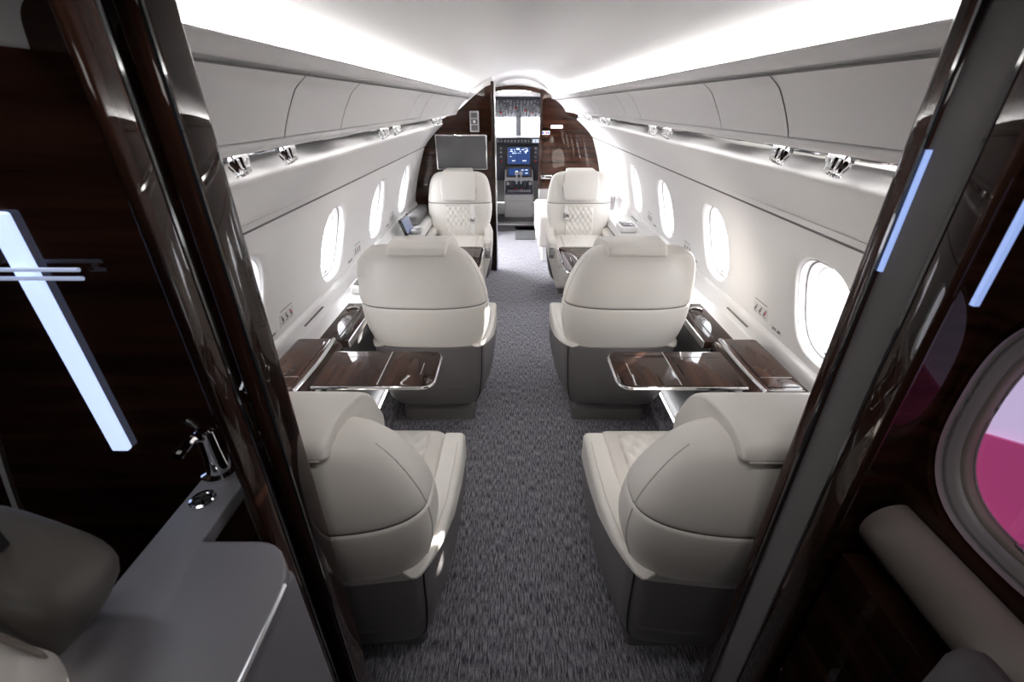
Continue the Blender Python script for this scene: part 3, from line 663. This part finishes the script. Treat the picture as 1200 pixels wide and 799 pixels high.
def frange(a, c, st):
    k = max(2, int(round((c - a) / st)) + 1); return [a + (c - a) * i / (k - 1) for i in range(k)]
def quilt(bm, P, u0, u1, v0, v1, du, dv, h, nx=44, ny=60):
    """diamond quilting on a patch; P(u, v, height) -> point"""
    rows = []
    for j in range(ny + 1):
        v = v0 + (v1 - v0) * j / ny; row = []
        for i in range(nx + 1):
            u = u0 + (u1 - u0) * i / nx
            a = abs(sin(pi * (u / du + v / dv))); c = abs(sin(pi * (u / du - v / dv)))
            edge = min(1.0, min(u - u0, u1 - u) / 0.006 + 0.0, min(v - v0, v1 - v) / 0.006)
            hh = h * (a * c) ** 0.4 * max(edge, 0) - (0.004 if edge <= 0 else 0)
            row.append(P(u, v, hh))
        rows.append(row)
    loft(bm, rows, closed=False)
SH = [(-0.33, 0.522), (-0.29, 0.520), (-0.22, 0.500), (-0.05, 0.455), (0.10, 0.420), (0.20, 0.405), (0.32, 0.40)]
def make_seat(squash=1.0, out=0, belt=-1, belt_low=0.46):
    SIDE[0] = out
    r = thing('club_chair', 'armchair', 'armchair')
    # pedestal and plinth
    b = B()
    loft(b, [[(x * sx, y * sy, z) for x, y in round_poly([(-1, -1), (1, -1), (1, 1), (-1, 1)], 0.12, 4)] for sx, sy, z in ((0.190, 0.175, 0.0), (0.192, 0.177, 0.055), (0.186, 0.171, 0.068), (0.170, 0.150, 0.080), (0.165, 0.145, 0.16))])
    obj('pedestal', b, 'shell2', r, 30)
    # charcoal lower shell
    plan = [(-0.238, -0.302), (0.0, -0.330), (0.238, -0.302), (0.264, -0.255), (0.300, -0.06), (0.3045, 0.245), (-0.3045, 0.245), (-0.300, -0.06), (-0.264, -0.255)]
    pl = round_poly(plan, [0.025, 0.2, 0.025, 0.012, 0.12, 0.03, 0.03, 0.12, 0.012], 5)
    rings = []
    for f, sx, sy, dy in ((0.0, 0.66, 0.64, 0.0), (0.02, 0.72, 0.70, 0.0), (0.06, 0.785, 0.765, 0.0), (0.13, 0.845, 0.83, 0), (0.24, 0.90, 0.885, 0), (0.42, 0.945, 0.935, 0.0), (0.65, 0.978, 0.972, 0), (1.0, 1.0, 1.0, 0)):
        rg = []
        for x, y in pl:
            zt = interp(SH, y)[0]; rg.append((x * sx, y * sy + dy, 0.125 + (zt - 0.125) * f))
        rings.append(rg)
    last = rings[-1]; rings.append([(x * 0.94, y * 0.94, z) for x, y, z in last]); rings.append([(x * 0.94, y * 0.94, 0.29) for x, y, z in last])
    b = B(); loft(b, rings); sh = obj('lower_shell', b, 'shell', r, 40)
    for s in (-1, 1):
        b = B(); tube(b, [(s * 0.2520 * sx, -0.2800 * sy, 0.125 + (0.515 - 0.125) * f) for f, sx, sy in ((0.06, 0.785, 0.765), (0.13, 0.845, 0.83), (0.24, 0.90, 0.885), (0.42, 0.945, 0.935), (0.65, 0.978, 0.972), (1.0, 1.0, 1.0))], 0.0028, 6); obj('shell_seam', b, 'black', sh)
    # backrest
    b = B(); zs = frange(0.45, 0.722, 0.02)
    R_ = [back_ring(z) for z in zs] + [back_ring(0.729, -0.0015), back_ring(0.733, -0.006)]
    loft(b, R_); bk = obj('lower_backrest', b, 'leather', r, 60)
    b = B(); zs = frange(0.749, 0.93, 0.02) + frange(0.94, 0.993, 0.006)
    R_ = [back_ring(0.737, -0.006), back_ring(0.741, -0.0015)] + [back_ring(z) for z in zs]
    loft(b, R_); ub = obj('upper_backrest', b, 'leather', r, 60)
    b = B(); loft(b, [back_ring(0.728, -0.005), back_ring(0.742, -0.005)]); obj('seam', b, 'seam', bk)
    # side seam dividing rear shell and front cushion
    for s in (-1, 1):
        for (za, zb, par) in ((0.50, 0.726, bk), (0.744, 0.955, ub)):
            pts = []
            for z in frange(za, zb, 0.025):
                w, yr, yf, e = interp(BT, z); w = half_w(z, s); ym = yf - (yf - yr) * 0.42; u = 0.985
                pts.append((s * w * u, ym - (ym - yr) * (1 - u ** e) ** (1 / e) * 1.0, z))
            b = B(); tube(b, pts, 0.0018, 5); obj('piping', b, 'stitch', par)
    # quilted back panel
    b = B(); quilt(b, lambda u, v, h: (u, front_y(v, u) + 0.004 + h, v), -0.125, 0.125, 0.46, 0.722, 0.046, 0.066, 0.010); obj('quilted_panel', b, 'quilt', bk, 80)
    # headrest: padded front cushion with a flap over the top
    side_p = round_poly([(-0.098, 0.765), (-0.092, 0.85), (-0.130, 0.975), (-0.155, 1.006), (-0.29, 1.018), (-0.338, 1.004), (-0.348, 0.972), (-0.330, 0.962), (-0.25, 0.955), (-0.20, 0.93), (-0.165, 0.765)], [0.02, 0.05, 0.03, 0.02, 0.03, 0.015, 0.01, 0.01, 0.02, 0.02, 0.015], 4)
    b = B(); N_ = 22; rings = []
    for k in range(N_ + 1):
        u = -1 + 2 * k / N_; x = 0.162 * sgnp(sin(u * pi / 2), 0.8); q = (1 - abs(u) ** 5)
        cy, cz = -0.19, 0.94; s = 0.84 + 0.16 * max(q, 0) ** 0.5
        rg = []
        for y, z in side_p:
            ta = 1.0 - 0.10 * max(0, (0.88 - z) / 0.13)     # narrower chin
            ta *= 1.0 - 0.26 * min(1, max(0, (-0.09 - y) / 0.12))
            rg.append((x * ta, cy + (y - cy) * s, cz + (z - cz) * s + 0.0))
        rings.append(rg)
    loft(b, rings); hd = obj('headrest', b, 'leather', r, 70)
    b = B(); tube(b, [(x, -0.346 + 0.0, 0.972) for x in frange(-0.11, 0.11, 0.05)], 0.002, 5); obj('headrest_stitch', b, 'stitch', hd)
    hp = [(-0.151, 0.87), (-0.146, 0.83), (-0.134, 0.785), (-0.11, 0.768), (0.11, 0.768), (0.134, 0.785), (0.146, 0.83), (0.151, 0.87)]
    b = B(); tube(b, [(x, front_y(z, x) + 0.014, z) for x, z in hp], 0.0065, 8); obj('headrest_shade_line', b, 'seam', hd)  # dark tube painting the shade line around the headrest
    # seat cushion
    b = B(); prism(b, round_poly([(-0.226, -0.16), (0.226, -0.16), (0.226, 0.335), (-0.226, 0.335)], [0.03, 0.06, 0.05, 0.03], 5), 'z', 0.30, 0.458, 0.035, 4); sc = obj('seat_cushion', b, 'leather', r, 60)
    b = B(); quilt(b, lambda u, v, h: (u, v, 0.4585 + h), -0.170, 0.170, -0.10, 0.300, 0.052, 0.070, 0.011); obj('quilted_panel', b, 'quilt', sc, 80)
    # leg panel
    b = B(); box(b, (-0.224, 0.20, 0.10), (0.224, 0.318, 0.34), 0.025, 4); lp = obj('leg_panel', b, 'leather', r, 60)
    b = B(); quilt(b, lambda u, v, h: (u, 0.318 + h, v), -0.15, 0.15, 0.13, 0.315, 0.05, 0.07, 0.008, 40, 30); obj('quilted_panel', b, 'quilt', lp, 80)
    # armrests
    for s in (-1, 1):
        rings = []
        rows = [(-0.300, 0.226, 0.240, 0.520, 0.526), (-0.29, 0.205, 0.252, 0.518, 0.532), (-0.25, 0.205, 0.268, 0.506, 0.535), (-0.18, 0.212, 0.284, 0.486, 0.523), (-0.06, 0.224, 0.300, 0.455, 0.523), (0.08, 0.230, 0.303, 0.422, 0.517), (0.17, 0.230, 0.303, 0.406, 0.515),
                (0.195, 0.230, 0.303, 0.40, 0.514), (0.243, 0.230, 0.303, 0.395, 0.513), (0.246, 0.232, 0.302, 0.105, 0.508), (0.258, 0.236, 0.298, 0.108, 0.498), (0.266, 0.244, 0.290, 0.12, 0.49)]
        for y, xi, xo, zb, zt in rows:
            p = round_poly([(xi, zb), (xo, zb), (xo, zt), (xi, zt)], [0.006, 0.010, 0.022, 0.018], 4)
            rings.append([(s * x * (1 - 0.27 * max(0, (0.40 - z) / 0.3)), y, z) for x, z in p])
        b = B(); loft(b, rings); ar = obj('armrest', b, 'leather', r, 50)
        b = B(); tube(b, [(s * (xo - 0.020), y, zt + 0.0004) for y, xi, xo, zb, zt in rows[2:8]], 0.0014, 5); obj('arm_stitch', b, 'stitch', ar)
        b = B(); box(b, (s * 0.267 - 0.022, 0.258, 0.36), (s * 0.267 + 0.022, 0.272, 0.45), 0.005); lt = obj('control_latch', b, 'psu', ar)
        b = B(); box(b, (s * 0.267 - 0.014, 0.271, 0.39), (s * 0.267 + 0.014, 0.275, 0.44), 0.002); obj('latch_button', b, 'brushed', lt)
    # shoulder belt
    bx = belt * 0.118
    pts = [(bx, front_y(z, 0.135) + 0.013, z) for z in frange(belt_low, 0.724, 0.03)]
    b = B(); loft(b, [[(p[0] - 0.016, p[1], p[2]), (p[0] + 0.016, p[1], p[2]), (p[0] + 0.016, p[1] + 0.006, p[2]), (p[0] - 0.016, p[1] + 0.006, p[2])] for p in pts]); bl = obj('shoulder_belt', b, 'strap', r)
    zb = 0.60 if belt_low < 0.5 else belt_low
    b = B(); y = front_y(zb, 0.135) + 0.016; box(b, (bx - 0.024, y, zb - 0.035), (bx + 0.024, y + 0.018, zb + 0.025), 0.005); bk_ = obj('buckle', b, 'chrome', bl)
    b = B(); box(b, (bx - 0.012, y + 0.017, zb - 0.015), (bx + 0.012, y + 0.021, zb + 0.008), 0.002); obj('buckle_button', b, 'psu', bk_)
    if squash != 1.0:
        for o in [ub, hd] + list(ub.children) + list(hd.children):
            for v in o.data.vertices:
                if v.co.z > 0.737: v.co.z = 0.737 + (v.co.z - 0.737) * squash
    return r
near_l, near_r, mid_l, mid_r, far_l, far_r = make_seat(0.84, -1), make_seat(0.84, 1), make_seat(1.0, -1), make_seat(1.0, 1), make_seat(1.0, 2), make_seat(1.0, 2, 1, 0.64)
plan_ = [(-0.525, 0.965, 0, 'nearest ivory leather seat on the left, seen from behind'), (0.492, 0.965, 0, 'nearest ivory leather seat on the right, seen from behind'),
         (-0.455, 2.11, 0, 'middle left ivory seat seen from behind, with ebony table behind it'), (0.455, 2.11, 0, 'middle right ivory seat seen from behind, with ebony table behind it'),
         (-0.54, 3.93, pi, 'far left ivory seat facing the camera in front of the monitor'), (0.535, 3.93, pi, 'far right ivory seat facing the camera in front of the dark bulkhead')]
for i, (x, y, rz, lab) in enumerate(plan_):
    o = (near_l, near_r, mid_l, mid_r, far_l, far_r)[i]
    o.location = (x, y, 0); o.rotation_euler = (0, 0, rz); o['label'] = lab; o['group'] = 'ivory leather cabin seats'
# carpeted ducts along the walls
for side in (-1, 1):
    xa, xb = sorted((side * 0.70, side * 0.792)); b = B(); box(b, (xa, 1.25, 0), (xb, 4.2, 0.045), 0.012); struct('baseboard_left' if side < 0 else 'baseboard_right', b, 'carpet', 'carpeted raised strip at the floor along the %s console' % ('left' if side < 0 else 'right'))

# ------------------------------------------------------------------ door frame of the aft compartment and the compartment itself
DY = 0.57
def jamb(side, cuts, mid, n):
    nm = 'left' if side < 0 else 'right'; xi = 0.40
    r = bpy.data.objects.new('door_%d' % n, None); C.objects.link(r); r['kind'] = 'structure'; r['label'] = '%s dark polished doorway post with pocket slot nearest the camera' % nm
    a, c, d, e = cuts
    def post(y0, y1, xa, bev):
        b = B(); x0, x1 = sorted((side * xa, side * (0.43 if bev and y1 > 0.5 else 0.412 if bev else 0.44))); box(b, (x0, y0, 0), (x1, y1, 1.80), bev, 4); return b
    obj('front_post', post(c, DY, xi, 0.010), 'woodv', r)
    obj('slot_lining', post(d - 0.002, c + 0.002, xi + (0.035 if side < 0 else 0.006), 0), mid, r)
    obj('rear_post', post(e, d, xi, 0.010), 'woodv', r)
    for y in (c + 0.003, d - 0.003):
        b = B(); x = side * (xi + 0.001); box(b, (x - 0.002, y - 0.002, 0), (x + 0.002, y + 0.002, 1.79)); obj('edge_bead', b, 'gloss', r)
    return r
jl = jamb(-1, (0, 0.507, 0.458, 0.418), 'black', 1); jr = jamb(1, (0, 0.536, 0.474, 0.432), 'felt', 2)
b = B(); box(b, (-0.60, 0.38, 1.66), (0.60, DY, 1.80)); struct('lintel', b, 'woodv', 'dark header over the nearest doorway')
# compartment shell: forward walls, sides, back, ceiling
for side, nm in ((-1, 'wall_aft_left'), (1, 'wall_aft_right')):
    b = B(); xa, xb = sorted((side * 0.445, side * 1.08)); box(b, (xa, AY - 0.012, 0), (xb, AY, 1.80)); struct(nm, b, 'wood', 'glossy dark ebony wall beside the %s doorway post' % ('left' if side < 0 else 'right'))
b = B(); box(b, (-1.08, -0.92, 0), (1.08, -0.90, 1.80)); struct('wall_back', b, 'wood', 'dark wall behind the camera')
b = B(); box(b, (-1.02, -0.90, 0), (-1.0, AY, 1.80)); struct('wall_aft_side', b, 'wood', 'dark wall at the far left of the aft compartment')
b = B(); box(b, (-1.08, -0.92, 1.78), (1.08, 0.50, 1.80)); struct('ceiling_aft', b, 'black', 'dark ceiling of the aft compartment')

# left vanity counter with tongue, tap and drain
r = thing('vanity_counter', 'grey stone vanity counter with a narrow tongue left of the post', 'counter', (-0.45, 0.3, 0))
poly = [(-0.545, -0.30), (-0.335, -0.30), (-0.335, 0.35), (-0.37, 0.40), (-0.475, 0.40), (-0.475, 0.555), (-0.50, 0.575), (-0.53, 0.575), (-0.545, 0.555)]
poly = round_poly([(x + 0.45, y - 0.3) for x, y in poly], [0.005, 0.01, 0.03, 0.03, 0.004, 0.02, 0.015, 0.01, 0.01], 4)
b = B(); prism(b, poly, 'z', 0.975, 1.0, 0.006); obj('counter_top', b, 'counter', r)
b = B(); box(b, (-0.09, -0.6, 0.0), (0.105, 0.08, 0.976), 0.012); obj('cabinet_body', b, 'counter', r)
b = B(); box(b, (-0.085, 0.08, 0.0), (-0.035, 0.26, 0.976), 0.004); obj('side_panel', b, 'wood', r)
b = B(); tube(b, [(0.112, 0.04, 0.996), (0.114, -0.05, 0.996), (0.112, -0.25, 0.996)], 0.004, 6); obj('edge_trim', b, 'brushed', r)
r = thing('tap', 'dark chrome tap on the counter tongue beside the post', 'tap', (-0.522, 0.525, 1.0))
b = B(); lathe(b, [(0.026, 0), (0.026, 0.006), (0.018, 0.010), (0.015, 0.05), (0.014, 0.085), (0.010, 0.088)], 24); obj('spout_base', b, 'chrome', r)
b = B(); tube(b, [(0, 0, 0.075), (0.0, -0.03, 0.092), (0, -0.06, 0.088)], 0.008, 10); obj('spout', b, 'chrome', r)
b = B(); tube(b, [(-0.005, 0, 0.088), (-0.02, 0.0, 0.105)], 0.005, 8); obj('lever', b, 'chrome', r)
r = thing('drain_plug', 'round dark chrome plug flush in the counter tongue', 'plug', (-0.515, 0.468, 1.0))
b = B(); lathe(b, [(0.018, 0), (0.018, 0.004), (0.014, 0.005), (0.013, 0.003)], 24); obj('ring', b, 'chrome', r)
for k in range(3):
    t = 2 * pi * k / 3; b = B(); lathe(b, [(0.005, 0.003), (0.004, 0.006)], 10, Matrix.Translation((0.007 * cos(t), 0.007 * sin(t), 0))); obj('plug_hole', b, 'black', r)
# glowing band and lines built in place of reflections in the dark wall
b = B(); box(b, (-0.722, AY - 0.024, 1.01), (-0.694, AY - 0.012, 1.40), 0.004); o = obj('reflection_band', b, 'bandglow'); setp(o, 'blue white glowing band for a reflection on the dark left wall', 'light strip')
r = thing('reflection_lines', 'thin double glowing line for a reflection crossing the glowing band', 'light strip', (-0.71, AY - 0.03, 1.322))
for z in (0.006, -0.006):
    b = B(); tube(b, [(-0.12, 0, z), (0.085, 0, z)], 0.003, 8); obj('reflection_bar', b, 'bluedim', r)
b = B(); tube(b, [(-0.11, 0, 0), (-0.11, 0.02, 0)], 0.004, 8); tube(b, [(0.075, 0, 0), (0.075, 0.02, 0)], 0.004, 8); obj('added_bracket', b, 'chrome', r)
# dark leather pouch and cream cushion lower left
def pillow(bm, c, h, rot, e=2.6, n=28, m=14):
    rings = []
    for j in range(1, m):
        ph = -pi / 2 + pi * j / m
        rings.append([c + rot @ Vector((h[0] * sgnp(cos(ph), 2 / e) * sgnp(cos(2 * pi * k / n), 2 / e), h[1] * sgnp(cos(ph), 2 / e) * sgnp(sin(2 * pi * k / n), 2 / e), h[2] * sgnp(sin(ph), 2 / e))) for k in range(n)])
    loft(bm, rings)
r = thing('leather_headrest', 'dark taupe leather headrest wrap at the lower left of the compartment', 'headrest', (-0.56, 0.27, 1.10))
Rt = Matrix.Rotation(radians(34), 3, 'Y') @ Matrix.Rotation(radians(-12), 3, 'X')
b = B(); pillow(b, Vector((0, 0, 0)), (0.085, 0.055, 0.055), Rt, 3.6); obj('wrap', b, 'taupe', r, 60)
b = B(); tube(b, [(0.062, -0.058, 0.03), (0.075, -0.05, -0.02), (0.068, -0.045, -0.07)], 0.003, 6); obj('wrap_seam', b, 'brownpad', r)
b = B(); box(b, (0.02, 0.0, 0.05), (0.028, 0.01, 0.16), 0.002); obj('strap', b, 'black', r)
b = B(); pillow(b, Vector((-0.545, 0.185, 1.048)), (0.075, 0.06, 0.07), Matrix.Identity(3), 2.3); o = obj('cream_cushion', b, 'leather', None, 60); setp(o, 'cream padded cushion corner in front of the dark headrest wrap', 'cushion')

# right compartment lining with window, bolster and ledges
X2 = 0.62; wz2, wy2, a2, b2 = 1.125, 0.405, 0.165, 0.20
b = B(); per = []; y0, y1, z0, z1 = -0.90, AY - 0.012, 0.0, 1.78; m = 16
for k in range(m): per.append((y0 + (y1 - y0) * k / m, z0))
for k in range(m): per.append((y1, z0 + (z1 - z0) * k / m))
for k in range(m): per.append((y1 - (y1 - y0) * k / m, z1))
for k in range(m): per.append((y0, z1 - (z1 - z0) * k / m))
inner = []
for (y, z) in per:
    th = atan2((z - wz2), (y - wy2) * (2.2 if y > wy2 else 0.6)); oy, oz = oval(th, a2 * 0.97, b2 * 0.97); inner.append((wy2 + oy, wz2 + oz))
loft(b, [[(X2, p[0] + (q[0] - p[0]) * t, p[1] + (q[1] - p[1]) * t) for p, q in zip(per, inner)] for t in (0, 0.4, 0.8, 1.0)] + [[(X2 + 0.03, q[0], q[1]) for q in inner]], cap0=False, cap1=False)
struct('wall_aft_lining', b, 'wood', 'dark ebony lining around the nearest right window')
window(30, 1, wy2, mats=('trimdark', 'brownpad', 'pane_v'), label='nearest oval window at the right edge with an added glowing magenta card outside for the wing', a=a2, bb=b2, wz=wz2, X=X2, dp=0.45)
wv = bpy.data.objects['window_30']
b = B(); box(b, (0.075, -0.25, -0.30), (0.085, 0.155, 0.30)); obj('daylight_card', b, 'lavender', wv, loc=(X2, 0, 0))  # added glowing card in place of the daylight outside
b = B(); prism(b, [(-0.25, -0.30), (0.155, -0.30), (0.155, -0.066), (-0.25, 0.10)], 'x', 0.062, 0.070); obj('wing_view_card', b, 'magenta', wv, loc=(X2, 0, 0))  # added glowing card in place of the wing outside
b = B(); tube(b, [(X2 - 0.012, -0.2, 0.865), (X2 - 0.012, 0.20, 0.865), (X2 - 0.012, 0.54, 0.865)], 0.050, 20); o = obj('padded_bolster', b, 'brownpad', None, 60); setp(o, 'brown grey padded roll under the nearest right window', 'bolster')
r = thing('dark_cabinet', 'dark ebony drawer front below the padded roll at right', 'cabinet', (X2, 0.3, 0))
b = B(); box(b, (-0.06, -0.6, 0.0), (-0.004, 0.25, 0.78), 0.006); obj('cabinet_body', b, 'wood', r)
for y in (-0.1, 0.08):
    b = B(); box(b, (-0.063, y - 0.002, 0.02), (-0.0595, y + 0.002, 0.76)); obj('panel_joint', b, 'black', r)
b = B(); box(b, (0.49, -0.25, 0.0), (0.55, 0.32, 0.92), 0.025); o = obj('charcoal_seat_side', b, 'felt'); setp(o, 'charcoal upholstered block at the lower right edge', 'seat side')
# glowing slivers standing in for reflections at the right post
for i, (x, y, z0, z1, lab) in enumerate(((0.404, 0.5335, 1.335, 1.475, 'short blue glowing sliver for a reflection on the right doorway post'), (0.41, 0.415, 1.34, 1.46, 'second blue glowing sliver for a reflection beside the dark right compartment'))):
    b = B(); box(b, (x - 0.002, y - 0.003, z0), (x + 0.004, y + 0.002, z1)); o = obj('post_reflection', b, 'postglow'); setp(o, lab, 'light strip')
